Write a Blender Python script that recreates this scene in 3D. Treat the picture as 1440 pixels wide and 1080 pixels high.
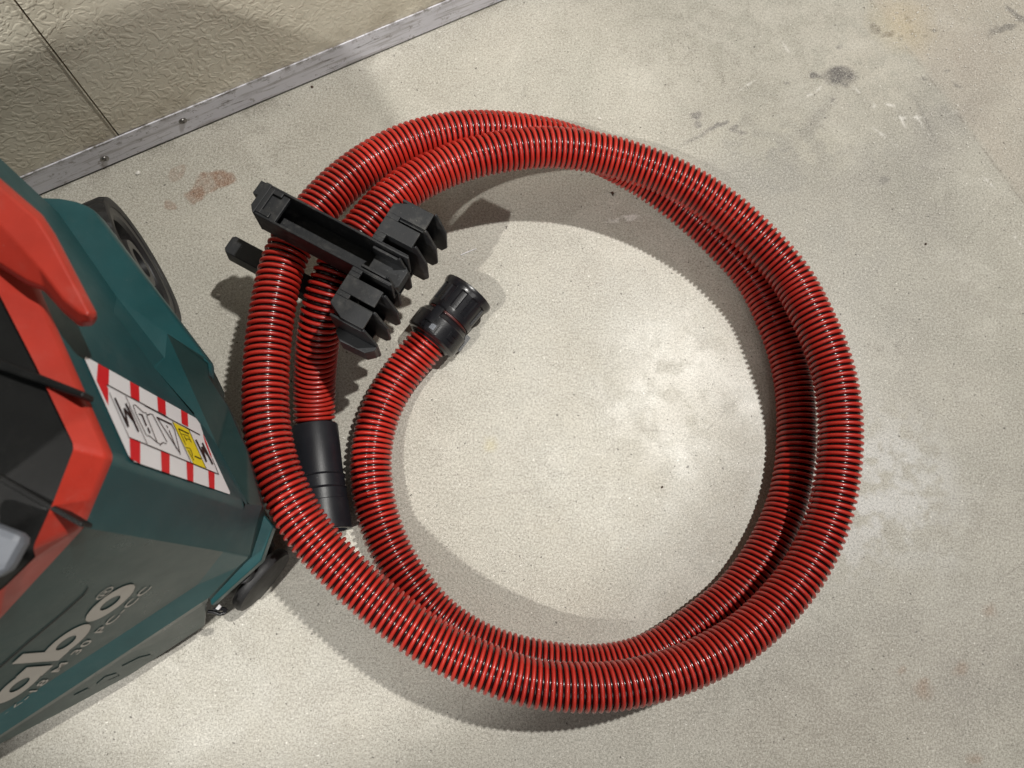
import bpy, bmesh, math, random
from mathutils import Vector, Matrix, noise
random.seed(7)
scene = bpy.context.scene
for o in list(bpy.data.objects): bpy.data.objects.remove(o)

# ------------------------------------------------------------------ camera
F = 1081.0; H = .72
def _frame():
    g = Vector((655-720, -(825-540), -F)).normalized(); U = -g
    X = (Vector((1,0,0)) - U.x*U).normalized(); Y = U.cross(X)
    return Matrix((X, Y, U))            # camera space -> world
RC = _frame()
cam_d = bpy.data.cameras.new('camera'); cam = bpy.data.objects.new('camera', cam_d)
scene.collection.objects.link(cam); scene.camera = cam
cam.matrix_world = Matrix.Translation((0,0,H)) @ RC.to_4x4()
cam_d.sensor_width = 36; cam_d.lens = 36*F/1440
cam_d.clip_start = .01; cam_d.clip_end = 60
cam_d.dof.use_dof = True; cam_d.dof.focus_distance = .68; cam_d.dof.aperture_fstop = 8.5
scene.render.resolution_x = 1024; scene.render.resolution_y = 768
scene.view_settings.view_transform = 'Standard'; scene.view_settings.look = 'None'
scene.view_settings.exposure = -.12; scene.view_settings.gamma = 1

# ------------------------------------------------------------------ light
w = bpy.data.worlds.new('World'); scene.world = w; w.use_nodes = True
w.node_tree.nodes['Background'].inputs[0].default_value = (1.0, .97, .93, 1)
w.node_tree.nodes['Background'].inputs[1].default_value = .03
def area_light(name, d, height, energy, size, col, shape='DISK'):
    l = bpy.data.lights.new(name, 'AREA'); l.shape = shape; l.size = size; l.energy = energy; l.color = col
    o = bpy.data.objects.new(name, l); scene.collection.objects.link(o)
    base = Vector((0, .24, 0))
    o.location = base + Vector((d[0]*height, d[1]*height, height))
    o.rotation_euler = (base - o.location).to_track_quat('-Z', 'Y').to_euler()
    return o
area_light('area_light', (.36, .18), 2.6, 77, .065, (1, .975, .925))
sl = bpy.data.lights.new('spot_lamp', 'SPOT'); sl.energy = 108; sl.shadow_soft_size = .022; sl.color = (1, .97, .915)
sl.spot_size = 2*math.atan(.44/2.05); sl.spot_blend = .42
so = bpy.data.objects.new('spot_lamp', sl); scene.collection.objects.link(so)
so.location = (-.76, -.60, 1.75); so.rotation_euler = (Vector((-.16, .23, 0))-so.location).to_track_quat('-Z', 'Y').to_euler()
area_light('area_light', (.20, -.95), 2.6, 17, 1.4, (1, .985, .95))  # added soft fill from the south to brighten the wall, no fixture there

# ------------------------------------------------------------------ helpers
def ray(u, v): return RC @ Vector(((u-720)/F, (540-v)/F, -1))
def at(u, v, z=0.):
    d = ray(u, v); return Vector((0,0,H)) + d*((z-H)/d.z)
def onpl(u, v, pl, off=0.):
    d = ray(u, v); o = Vector((0,0,H))
    return o + d*((pl[0]+pl[1]*off-o).dot(pl[1])/d.dot(pl[1]))
def plane(a, b, c):
    n = (b-a).cross(c-a).normalized()
    if n.dot(Vector((0,0,H))-a) < 0: n = -n
    return (a, n)
C = scene.collection
def link(name, me, mat=None, parent=None):
    o = bpy.data.objects.new(name, me); C.objects.link(o)
    if mat: me.materials.append(mat)
    if parent: o.parent = parent
    return o
def mesh(name, verts, faces, mat=None, parent=None, smooth=False):
    me = bpy.data.meshes.new(name); me.from_pydata([tuple(v) for v in verts], [], faces); me.update()
    if smooth:
        me.polygons.foreach_set('use_smooth', [True]*len(me.polygons))
    return link(name, me, mat, parent)
def from_bm(name, bm, mat=None, parent=None, smooth=False, angle=None):
    bmesh.ops.recalc_face_normals(bm, faces=bm.faces)
    me = bpy.data.meshes.new(name); bm.to_mesh(me); bm.free()
    if smooth: me.polygons.foreach_set('use_smooth', [True]*len(me.polygons))
    o = link(name, me, mat, parent)
    if smooth and angle:
        try: me.set_sharp_from_angle(angle=math.radians(angle))
        except Exception: pass
    return o
def bevel(o, width, seg=2, angle=25):
    m = o.modifiers.new('bevel', 'BEVEL'); m.width = width; m.segments = seg
    m.limit_method = 'ANGLE'; m.angle_limit = math.radians(angle); m.harden_normals = False
    return o
def tag(o, label=None, cat=None, group=None, kind=None):
    for k, v in (('label', label), ('category', cat), ('group', group), ('kind', kind)):
        if v: o[k] = v
    return o
def empty(name, loc=(0,0,0), rz=0):
    o = bpy.data.objects.new(name, None); o.empty_display_size = .05
    o.location = loc; o.rotation_euler = (0,0,rz); C.objects.link(o); return o
def add_prism(bm, pts, z0, z1, top=None):
    """polygon pts (x,y) from z0 to z1; optional different top outline"""
    top = top or pts
    lo = [bm.verts.new((p[0], p[1], z0)) for p in pts]
    hi = [bm.verts.new((p[0], p[1], z1)) for p in top]
    n = len(pts); bm.faces.new(lo[::-1]); bm.faces.new(hi)
    for i in range(n): bm.faces.new((lo[i], lo[(i+1)%n], hi[(i+1)%n], hi[i]))
def add_box(bm, x0, x1, y0, y1, z0, z1):
    add_prism(bm, [(x0,y0),(x1,y0),(x1,y1),(x0,y1)], z0, z1)
def add_poly(bm, lower, upper):
    lo = [bm.verts.new(p) for p in lower]; hi = [bm.verts.new(p) for p in upper]
    n = len(lo); bm.faces.new(lo[::-1]); bm.faces.new(hi)
    for i in range(n): bm.faces.new((lo[i], lo[(i+1)%n], hi[(i+1)%n], hi[i]))
def add_lathe(bm, prof, M, seg=40, caps=True, rfun=None):
    """prof = list of (s along local z, r)"""
    rings = []
    for s, r in prof:
        ring = []
        for k in range(seg):
            a = 2*math.pi*k/seg; rr = r if rfun is None else rfun(s, r, a)
            ring.append(bm.verts.new(M @ Vector((rr*math.cos(a), rr*math.sin(a), s))))
        rings.append(ring)
    for i in range(len(rings)-1):
        for k in range(seg):
            bm.faces.new((rings[i][k], rings[i][(k+1)%seg], rings[i+1][(k+1)%seg], rings[i+1][k]))
    if caps:
        bm.faces.new(rings[0][::-1]); bm.faces.new(rings[-1])
def axis_matrix(p, d):
    return Matrix.Translation(p) @ Vector(d).normalized().to_track_quat('Z', 'X').to_matrix().to_4x4()

# ------------------------------------------------------------------ materials
class NT:
    def __init__(s, name):
        s.m = bpy.data.materials.new(name); s.m.use_nodes = True; s.t = s.m.node_tree
        s.b = s.t.nodes['Principled BSDF']
    def n(s, typ, ins=None, **kw):
        nd = s.t.nodes.new(typ)
        for k, v in kw.items(): setattr(nd, k, v)
        for k, v in (ins or {}).items(): s.put(nd.inputs[k], v)
        return nd
    def put(s, sock, v):
        if hasattr(v, 'is_output') or isinstance(v, bpy.types.NodeSocket): s.t.links.new(v, sock)
        else: sock.default_value = v
    def math(s, op, a, b=0., c=None, clamp=False):
        nd = s.n('ShaderNodeMath', operation=op, use_clamp=clamp); s.put(nd.inputs[0], a); s.put(nd.inputs[1], b)
        if c is not None: s.put(nd.inputs[2], c)
        return nd.outputs[0]
    def mix(s, fac, a, b, mode='MIX'):
        nd = s.n('ShaderNodeMix', data_type='RGBA', blend_type=mode)
        s.put(nd.inputs[0], fac); s.put(nd.inputs[6], a); s.put(nd.inputs[7], b); return nd.outputs[2]
    def noise(s, vec, scale, detail=3, rough=.5, dist=0.):
        nd = s.n('ShaderNodeTexNoise', {'Vector': vec, 'Scale': scale, 'Detail': detail, 'Roughness': rough, 'Distortion': dist}); return nd.outputs[0]
    def ramp(s, x, lo, hi, a=0., b=1., smooth=False):
        nd = s.n('ShaderNodeMapRange', {0: x, 1: lo, 2: hi, 3: a, 4: b}); nd.clamp = True
        if smooth: nd.interpolation_type = 'SMOOTHSTEP'
        return nd.outputs[0]
    def bump(s, height, strength=1., dist=.001, normal=None):
        nd = s.n('ShaderNodeBump', {'Height': height, 'Strength': strength, 'Distance': dist})
        if normal is not None: s.put(nd.inputs['Normal'], normal)
        return nd.outputs[0]
    def pos(s): return s.n('ShaderNodeNewGeometry').outputs['Position']
    def obj(s): return s.n('ShaderNodeTexCoord').outputs['Object']
    def set(s, **kw):
        names = dict(color='Base Color', rough='Roughness', metal='Metallic', normal='Normal', coat='Coat Weight',
                     coatr='Coat Roughness', spec='Specular IOR Level', sss='Subsurface Weight')
        for k, v in kw.items(): s.put(s.b.inputs[names[k]], v)
        return s.m
def rgb(r, g, b): return (r, g, b, 1)

def plastic(name, col, rough, bump=.00012, bscale=900, dust=.0, var=.1, coat=0., spec=.5):
    t = NT(name); p = t.obj()
    n1 = t.noise(p, 38, 4, .6); fine = t.noise(p, bscale, 2, .6)
    c2 = tuple(min(1, c*(1+var)+.002) for c in col[:3])+(1,); c1 = tuple(c*(1-var) for c in col[:3])+(1,)
    c = t.mix(t.ramp(n1, .3, .7), c1, c2)
    if dust:
        specks = t.ramp(t.noise(p, 700, 2, .7), .70, .76)
        smear = t.math('MULTIPLY', t.ramp(t.noise(p, 24, 5, .65), .52, .75), t.ramp(t.noise(p, 160, 3, .6), .4, .7))
        d = t.math('ADD', t.math('MULTIPLY', specks, .5), t.math('MULTIPLY', smear, .25), clamp=True)
        c = t.mix(t.math('MULTIPLY', d, dust), c, rgb(.42,.40,.36))
    r = t.ramp(t.noise(p, 60, 4, .6), .2, .8, rough-.06, rough+.08)
    return t.set(color=c, rough=r, normal=t.bump(fine, .5, bump), coat=coat, spec=spec)

M = {}
M['green'] = plastic('green_plastic', rgb(.008,.056,.062), .38, dust=.25)
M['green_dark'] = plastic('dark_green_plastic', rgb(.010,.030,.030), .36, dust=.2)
M['front'] = plastic('front_plastic', rgb(.010,.032,.032), .30, dust=.22, spec=.38)
M['red_plastic'] = plastic('red_plastic', rgb(.37,.026,.014), .42, dust=.45)
M['black'] = plastic('black_plastic', rgb(.016,.017,.019), .50, dust=.95, bump=.0002, bscale=600, spec=.32)
M['lid'] = plastic('black_lid_plastic', rgb(.006,.006,.006), .5, dust=.1, spec=.22)
M['grey'] = plastic('grey_plastic', rgb(.12,.13,.15), .5)
M['gloss_black'] = plastic('glossy_black_plastic', rgb(.008,.008,.010), .28, dust=.15, coat=.15)
M['rubber'] = plastic('black_rubber', rgb(.011,.011,.012), .55, dust=.6, bump=.0003, bscale=400)
M['wheelhub'] = plastic('wheel_plastic', rgb(.010,.010,.011), .38, dust=.35)
M['seal'] = plastic('seal_rubber', rgb(.06,.006,.005), .4)
M['cuff'] = plastic('cuff_rubber', rgb(.012,.013,.017), .40, dust=.25, spec=.4)
M['guard'] = plastic('guard_plastic', rgb(.03,.03,.035), .35)
M['gap'] = plastic('gap_black', rgb(.006,.006,.006), .8)
M['print'] = plastic('print_beige', rgb(.36,.335,.30), .5, var=.02)
M['white'] = plastic('label_white', rgb(.72,.72,.74), .35, var=.02)
M['lred'] = plastic('label_red', rgb(.60,.015,.020), .35, var=.03)
M['lyel'] = plastic('label_yellow', rgb(.75,.60,.015), .35, var=.03)
M['lblk'] = plastic('label_black', rgb(.008,.008,.008), .4, var=.03)

# hose: glossy red rib over a near-black maroon membrane
t = NT('hose_rib_red'); p = t.obj()
c = t.mix(t.ramp(t.noise(p, 20, 3), .3, .7), rgb(.37,.017,.011), rgb(.46,.027,.016))
c = t.mix(t.math('MULTIPLY', t.ramp(t.noise(p, 420, 3, .7), .62, .74), .25), c, rgb(.45,.22,.18))
M['rib'] = t.set(color=c, rough=t.ramp(t.noise(p, 60, 4), .3, .7, .30, .46), coat=t.ramp(t.noise(p, 25, 3), .3, .7, .10, .40), coatr=.12, normal=t.bump(t.noise(p, 500, 2), .3, .0001))
t = NT('hose_wall_black'); p = t.obj()
M['wall'] = t.set(color=t.mix(t.noise(p, 30, 3), rgb(.006,.001,.002), rgb(.020,.006,.006)), rough=.20, spec=.35, normal=t.bump(t.noise(p, 300, 2), .3, .0002))

# floor: smooth concrete; stains with a shape of their own and soft shadows are painted in as a colour layer on the mesh
import numpy as np
def value_noise(X, Y, scale, seed):
    r = np.random.RandomState(seed); n = 64; g = r.rand(n, n)
    x = X*scale+31.7; y = Y*scale+17.3; xi = np.floor(x).astype(int); yi = np.floor(y).astype(int)
    fx = x-xi; fy = y-yi; fx = fx*fx*(3-2*fx); fy = fy*fy*(3-2*fy)
    a = g[xi % n, yi % n]; b = g[(xi+1) % n, yi % n]; c = g[xi % n, (yi+1) % n]; d = g[(xi+1) % n, (yi+1) % n]
    return (a*(1-fx)+b*fx)*(1-fy)+(c*(1-fx)+d*fx)*fy
def fbm(X, Y, scale, seed): return (value_noise(X,Y,scale,seed)*.5+value_noise(X,Y,scale*2.1,seed+1)*.3+value_noise(X,Y,scale*4.3,seed+2)*.2)
def stain_shade_layer(X, Y):
    """colour + coverage of the stains and painted soft shadows at floor points X, Y (metres)"""
    col = np.zeros(X.shape+(3,)); al = np.zeros(X.shape)
    gr_ = None
    def warp(amt): return X+(fbm(X,Y,38.,5)-.5)*amt, Y+(fbm(X,Y,38.,25)-.5)*amt
    WV, WS, WB = warp(.017), warp(.004), (X+(fbm(X,Y,14.,8)-.5)*.06, Y+(fbm(X,Y,14.,58)-.5)*.06)
    edge = fbm(X, Y, 170., 77)
    def blob(u, v, r, st=(1,1), ang=0., soft=.3, src=None):
        src = src or WV; c0 = at(u, v); dx = src[0]-c0.x; dy = src[1]-c0.y
        lx = (dx*math.cos(ang)+dy*math.sin(ang))/(r*st[0]); ly = (-dx*math.sin(ang)+dy*math.cos(ang))/(r*st[1])
        d = np.sqrt(lx*lx+ly*ly); return np.clip((1+soft-d)/(2*soft), 0, 1)
    def line(a, b, wd, soft=.7, src=None):
        A, B = at(*a), at(*b)
        return blob((a[0]+b[0])/2, (a[1]+b[1])/2, 1, ((B-A).length/2, wd), math.atan2(B.y-A.y, B.x-A.x), soft, src or WS)
    def over(mask, k, c):
        nonlocal col, al
        m = np.clip(mask*k, 0, 1); out = m+al*(1-m)
        col = np.where(out[...,None] > 1e-6, (np.array(c[:3])*m[...,None]+col*(al*(1-m))[...,None])/np.maximum(out,1e-6)[...,None], col); al = out
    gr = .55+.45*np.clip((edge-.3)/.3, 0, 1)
    for (u, v, r, st, an, k, c) in ((1330,150,.075,(1.4,.40),.9,.42,(.19,.18,.17)),(1180,235,.085,(1.5,.6),-.3,.20,(.22,.21,.20)),  # upper and lower right patches put soft shadows into the concrete colour
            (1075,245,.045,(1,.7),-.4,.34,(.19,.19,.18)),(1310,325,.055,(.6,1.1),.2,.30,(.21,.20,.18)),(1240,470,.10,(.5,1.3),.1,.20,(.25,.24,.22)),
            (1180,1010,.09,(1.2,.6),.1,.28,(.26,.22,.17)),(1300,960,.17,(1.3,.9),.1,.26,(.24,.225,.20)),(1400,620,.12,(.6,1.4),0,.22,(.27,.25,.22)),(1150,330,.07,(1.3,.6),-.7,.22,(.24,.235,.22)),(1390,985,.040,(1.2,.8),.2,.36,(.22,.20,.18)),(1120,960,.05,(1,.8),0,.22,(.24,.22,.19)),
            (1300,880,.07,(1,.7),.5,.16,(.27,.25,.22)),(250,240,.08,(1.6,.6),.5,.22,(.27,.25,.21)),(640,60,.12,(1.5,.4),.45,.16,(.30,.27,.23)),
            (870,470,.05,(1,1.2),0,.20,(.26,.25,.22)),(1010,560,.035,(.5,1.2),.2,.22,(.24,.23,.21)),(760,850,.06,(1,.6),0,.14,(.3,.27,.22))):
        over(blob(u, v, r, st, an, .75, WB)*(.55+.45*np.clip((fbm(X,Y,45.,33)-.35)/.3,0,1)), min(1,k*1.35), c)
    for (u, v, r, st, an, k, c) in ((960,540,.060,(1.1,.9),.4,.50,(.60,.58,.53)),(1230,720,.060,(1.1,.7),.2,.45,(.58,.58,.58)),(1250,640,.045,(.8,1.1),.2,.30,(.60,.60,.60)),(760,640,.07,(1,1),0,.16,(.6,.57,.5)),
            (1120,200,.05,(1.4,.6),0,.30,(.55,.52,.43)),(1060,40,.12,(1.6,.7),0,.26,(.56,.53,.47)),(220,860,.10,(1.6,1),.5,.20,(.58,.56,.51)),(1210,90,.05,(1,1),0,.2,(.55,.5,.42))):
        over(blob(u, v, r, st, an, .8, WB)*np.clip((fbm(X,Y,75.,31)-.36)/.22,0,1), min(1,k*1.15), c)
    a, b = at(1225, 0), at(1440, 285); n_ = Vector((-(b-a).y, (b-a).x, 0)).normalized()
    if n_.dot(at(1440,0)-a) < 0: n_ = -n_
    sd = WS[0]*n_.x+WS[1]*n_.y-a.dot(n_)
    over(np.clip((sd+.003)/.010, 0, 1)*(.3+.7*fbm(X,Y,20.,91)), .50, (.40,.335,.275))
    over(np.clip(1-np.abs(sd)/.0016, 0, 1)*np.clip((fbm(X,Y,30.,44)-.40)/.12, 0, 1), .75, (.10,.085,.07))
    brown = (.20,.10,.055)
    for (u, v, r, st, an) in ((296,258,.019,(1.15,.60),.55),(276,271,.010,(1,.8),0),(315,249,.010,(1,.9),0),(236,287,.0066,(1,.9),0),(250,243,.0090,(1,.8),.5)):
        mo = blob(u, v, r, st, an, .10); mi = blob(u, v, r*.84, st, an, .25)
        over(np.clip(mo-.45*mi, 0, 1)*gr, .98 if v != 243 else .55, brown)
    grey = (.105,.097,.094)
    for (u, v, r, st, an, k) in ((1176,107,.0165,(1.05,.8),.2,.95),(1145,107,.0055,(1,.9),0,.65),(1234,42,.007,(1,.9),0,.5),(1252,48,.010,(1,.4),.6,.55),
            (1280,25,.005,(1,.6),0,.5),(979,161,.0065,(1,.7),0,.55),(981,172,.0042,(1,1),0,.5),(1030,183,.0062,(1,.8),.3,.6),(1045,189,.006,(1,.3),-.2,.45),(1008,176,.011,(1,.28),.6,.55),
            (1302,110,.0045,(1,.6),0,.45),(1317,40,.004,(1,.7),0,.55),(1286,43,.0045,(1,.6),0,.5),(1430,18,.018,(1,.25),-.9,.55),(1408,42,.022,(1,.22),.35,.5),(1268,52,.003,(1,.7),.3,.5),(1300,47,.003,(1,.8),0,.5),
            (1170,145,.003,(1,.8),0,.45),(1105,120,.0035,(1,.6),0,.4),(1178,65,.005,(1,.4),.2,.4),(1335,95,.004,(1,.6),.5,.45),(1345,120,.006,(1,.4),-.6,.4),(1248,256,.006,(1,1),0,.4)):
        over(blob(u, v, r, st, an, .25)*gr, min(1, k*1.35), grey)
    over(line((962,203),(1010,176),.0022), .45, grey); over(line((1168,142),(1105,215),.006,.9), .28, grey)
    over(line((1288,140),(1315,195),.0014), .50, grey)
    for (u, v, r) in ((1300,970,.0085),(1302,960,.005),(1352,938,.0055),(1390,863,.006),(1368,1060,.006),(1270,940,.003)):
        over(blob(u, v, r, (1,.9), .3, .5), .45, (.25,.165,.11))
    over(blob(690,625,.008,(1,.7),0,.6), .30, (.50,.43,.18)); over(blob(1270,35,.028,(1,1),0,.7), .30, (.55,.42,.20))
    brk = np.clip((fbm(X,Y,230.,12)-.42)/.12, 0, 1)
    for a_, b_ in (((1200,122),(1228,152)),((1262,157),(1272,178)),((1285,158),(1296,176)),((1262,165),(1300,165)),((1240,145),(1262,150)),((1228,180),(1265,205)),((1385,250),(1398,262)),((1330,160),(1345,158)),((1218,140),(1232,150)),
                   ((858,312),(904,306)),((858,308),(904,302)),((1060,115),(1040,128)),((1135,135),(1155,122)),((1425,330),(1436,345)),((560,905),(600,915)),((628,950),(640,962)),((1100,60),(1110,75))):
        over(line(a_, b_, .0013, .6)*brk, .75, (.78,.76,.72))
    for a_, b_ in (((1340,360),(1440,240)),((900,600),(1000,620)),((1180,800),(1210,835)),((1210,815),(1235,850)),((230,1035),(300,1000)),((1390,850),(1440,830)),((690,700),(760,685)),((1150,980),(1200,930)),((820,520),(850,560)),((1400,820),(1440,790)),((960,640),(1040,560))):
        over(line(a_, b_, .0009, .6)*brk, .45, (.15,.13,.11))
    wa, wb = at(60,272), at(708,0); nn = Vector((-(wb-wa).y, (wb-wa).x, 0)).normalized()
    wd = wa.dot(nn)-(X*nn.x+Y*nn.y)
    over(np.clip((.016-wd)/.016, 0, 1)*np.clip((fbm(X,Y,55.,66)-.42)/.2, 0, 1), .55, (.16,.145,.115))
    return col, al
def floor_mat():
    t = NT('concrete_floor'); p = t.pos()
    big = t.noise(p, 3.2, 5, .55, .4); mid = t.noise(p, 14, 5, .6, .3); small = t.noise(p, 70, 4, .6)
    g1 = t.noise(p, 470, 2, .7); g2 = t.noise(p, 1000, 1, .5)
    base = t.mix(t.ramp(big, .32, .68), rgb(.325,.312,.262), rgb(.415,.400,.352))
    base = t.mix(t.math('MULTIPLY', t.ramp(mid, .35, .7), .45), base, rgb(.47,.44,.375))
    base = t.mix(t.math('MULTIPLY', t.ramp(small, .42, .68), .22), base, rgb(.32,.30,.26))
    base = t.mix(t.math('MULTIPLY', t.ramp(t.noise(p, 26, 6, .75, .8), .50, .62), .30), base, rgb(.27,.25,.21))
    base = t.mix(t.math('MULTIPLY', t.ramp(t.noise(p, 9, 6, .7, 1.2), .54, .64), .30), base, rgb(.56,.54,.48))
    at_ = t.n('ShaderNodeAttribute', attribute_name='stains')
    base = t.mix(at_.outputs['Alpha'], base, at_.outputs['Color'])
    light = t.mix(.55, base, rgb(.78,.75,.68)); dark = t.mix(.66, base, rgb(.06,.052,.04))
    base = t.mix(t.math('MULTIPLY', t.ramp(g1, .51, .64), .50), base, light)
    base = t.mix(t.math('MULTIPLY', t.ramp(g1, .47, .36), .46), base, dark)
    base = t.mix(t.math('MULTIPLY', t.ramp(g2, .56, .66), .50), base, light)
    base = t.mix(t.math('MULTIPLY', t.ramp(g2, .42, .33), .60), base, dark)
    pits = t.ramp(t.noise(p, 240, 2, .5), .70, .735)
    base = t.mix(t.math('MULTIPLY', pits, .85), base, rgb(.055,.048,.04))
    base = t.mix(t.math('MULTIPLY', t.ramp(t.noise(p, 330, 2, .6), .69, .72), .75), base, rgb(.80,.78,.72))
    ck = t.math('ABSOLUTE', t.math('SUBTRACT', t.noise(p, 21, 6, .72, .6), .5))
    ckm = t.math('MULTIPLY', t.ramp(ck, .006, .0015), t.ramp(t.noise(p, 5.5, 2), .54, .62))
    base = t.mix(t.math('MULTIPLY', ckm, .55), base, rgb(.13,.115,.095))
    sc = t.n('ShaderNodeMapping', {'Vector': p}); sc.inputs['Rotation'].default_value = (0,0,.62); sc.inputs['Scale'].default_value = (14, 520, 1)
    sm = t.math('MULTIPLY', t.ramp(t.noise(sc.outputs[0], 1., 2, .6), .70, .76), t.ramp(t.noise(p, 7, 2), .50, .60))
    base = t.mix(t.math('MULTIPLY', sm, .45), base, rgb(.70,.68,.62))
    hb = t.math('ADD', t.math('MULTIPLY', g1, .7), t.math('MULTIPLY', t.noise(p, 120, 3), .6))
    hb = t.math('SUBTRACT', hb, pits)
    return t.set(color=base, rough=t.ramp(mid, .3, .75, .36, .60), normal=t.bump(hb, .22, .0004), spec=.45)
M['floor'] = floor_mat()

def wall_mat():
    t = NT('embossed_wall_panel'); p = t.pos()
    dn = t.n('ShaderNodeTexNoise', {'Vector': p, 'Scale': 90., 'Detail': 0.}).outputs[1]
    q = t.n('ShaderNodeVectorMath', {0: p, 1: t.n('ShaderNodeVectorMath', {0: dn, 'Scale': .010}, operation='SCALE').outputs[0]}, operation='ADD').outputs[0]
    mp = t.n('ShaderNodeMapping', {'Vector': q}); mp.inputs['Rotation'].default_value = (0,0,-wang_); mp.inputs['Scale'].default_value = (1,1,1)
    vn = t.noise(q, 215, 0, .3)
    worms = t.math('ADD', t.math('MULTIPLY', t.ramp(vn, .38, .62, 0., 1., True), .8), t.math('MULTIPLY', t.ramp(t.math('ABSOLUTE', t.math('SUBTRACT', vn, .5)), .0, .16, 0., 1., True), .35))
    amp = t.ramp(t.noise(p, 8, 3, .5), .35, .65, .35, 1.)
    base = t.mix(t.ramp(t.noise(p, 6, 4, .6, .5), .3, .7), rgb(.66,.61,.49), rgb(.75,.71,.59))
    base = t.mix(t.math('MULTIPLY', t.ramp(t.noise(p, 45, 5, .7), .52, .75), .32), base, rgb(.31,.265,.19))
    z = t.n('ShaderNodeSeparateXYZ', {0: p}).outputs[2]
    dirt = t.math('MULTIPLY', t.ramp(z, .080, .03), t.ramp(t.noise(p, 26, 5, .7), .38, .62))
    base = t.mix(t.math('MULTIPLY', dirt, .50), base, rgb(.20,.155,.10))
    base = t.mix(t.math('MULTIPLY', t.ramp(t.noise(p, 300, 3, .8), .60, .74), .35), base, rgb(.24,.20,.14))
    base = t.mix(t.math('MULTIPLY', t.ramp(t.noise(p, 380, 2, .7), .66, .76), .4), base, rgb(.68,.64,.56))
    nb = t.bump(t.math('MULTIPLY', worms, amp), .45, .0011); nb = t.bump(t.noise(p, 420, 3), .25, .0004, nb)
    return t.set(color=base, rough=.40, normal=nb)
wang_ = 0.
M['panel'] = wall_mat()
def strip_mat():
    t = NT('scuffed_metal_strip')
    p = t.obj(); mp = t.n('ShaderNodeMapping', {'Vector': p}); mp.inputs['Scale'].default_value = (9, 60, 130)
    st = t.noise(mp.outputs[0], 1.0, 5, .7, .3)
    mp2 = t.n('ShaderNodeMapping', {'Vector': p}); mp2.inputs['Scale'].default_value = (26, 60, 260); mp2.inputs['Rotation'].default_value = (0,.05,0)
    s2 = t.noise(mp2.outputs[0], 1.0, 4, .7)
    base = t.mix(t.ramp(t.noise(p, 12, 3), .3, .7), rgb(.62,.62,.68), rgb(.74,.74,.80))
    base = t.mix(t.math('MULTIPLY', t.ramp(st, .52, .62), .5), base, rgb(.22,.20,.18))
    base = t.mix(t.math('MULTIPLY', t.ramp(s2, .60, .67), .8), base, rgb(.10,.09,.08))
    base = t.mix(t.math('MULTIPLY', t.ramp(t.noise(p, 130, 4, .75), .58, .66), .6), base, rgb(.16,.14,.12))
    z = t.n('ShaderNodeSeparateXYZ', {0: p}).outputs[2]
    base = t.mix(t.math('MULTIPLY', t.ramp(z, .029, .034), t.ramp(t.noise(p, 60, 4, .7), .46, .66)), base, rgb(.12,.10,.08))
    return t.set(color=base, rough=.42, metal=.1, normal=t.bump(st, .3, .0006))
M['strip'] = strip_mat()
M['screw'] = plastic('screw_metal', rgb(.25,.24,.23), .35, var=.3); M['screw'].node_tree.nodes['Principled BSDF'].inputs['Metallic'].default_value = .9

# ------------------------------------------------------------------ floor
fx0, fx1, fy0, fy1, st_ = -.56, .72, -.20, .80, .0016
nx_, ny_ = int((fx1-fx0)/st_)+1, int((fy1-fy0)/st_)+1
gx, gy = np.meshgrid(np.linspace(fx0, fx1, nx_), np.linspace(fy0, fy1, ny_))
co = np.zeros((nx_*ny_+4, 3)); co[:-4,0] = gx.ravel(); co[:-4,1] = gy.ravel(); co[-4:] = ((-4,-4,0),(4,-4,0),(4,4,0),(-4,4,0))
ii, jj = np.meshgrid(np.arange(nx_-1), np.arange(ny_-1)); b0 = (jj*nx_+ii).ravel()
q4 = np.stack((b0, b0+1, b0+nx_+1, b0+nx_), 1); V0 = nx_*ny_
c00, c10, c11, c01 = 0, nx_-1, nx_*ny_-1, (ny_-1)*nx_
q4 = np.vstack((q4, [[V0,V0+1,c10,c00],[V0+1,V0+2,c11,c10],[V0+2,V0+3,c01,c11],[V0+3,V0,c00,c01]]))
me = bpy.data.meshes.new('floor'); me.vertices.add(len(co)); me.vertices.foreach_set('co', co.ravel())
me.loops.add(q4.size); me.loops.foreach_set('vertex_index', q4.ravel().astype(np.int32))
me.polygons.add(len(q4)); me.polygons.foreach_set('loop_start', (np.arange(len(q4))*4).astype(np.int32)); me.polygons.foreach_set('loop_total', np.full(len(q4), 4, np.int32))
me.update(calc_edges=True)
cl, al = stain_shade_layer(gx, gy)
ca = me.color_attributes.new('stains', 'FLOAT_COLOR', 'POINT'); buf = np.zeros((len(co), 4), np.float32)  # attribute also carries the painted soft shadows
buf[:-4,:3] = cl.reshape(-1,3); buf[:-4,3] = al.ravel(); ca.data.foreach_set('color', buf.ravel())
fl = link('floor', me, M['floor']); tag(fl, 'pale speckled concrete floor with stains, painted soft shadows and scratches', kind='structure')

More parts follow.
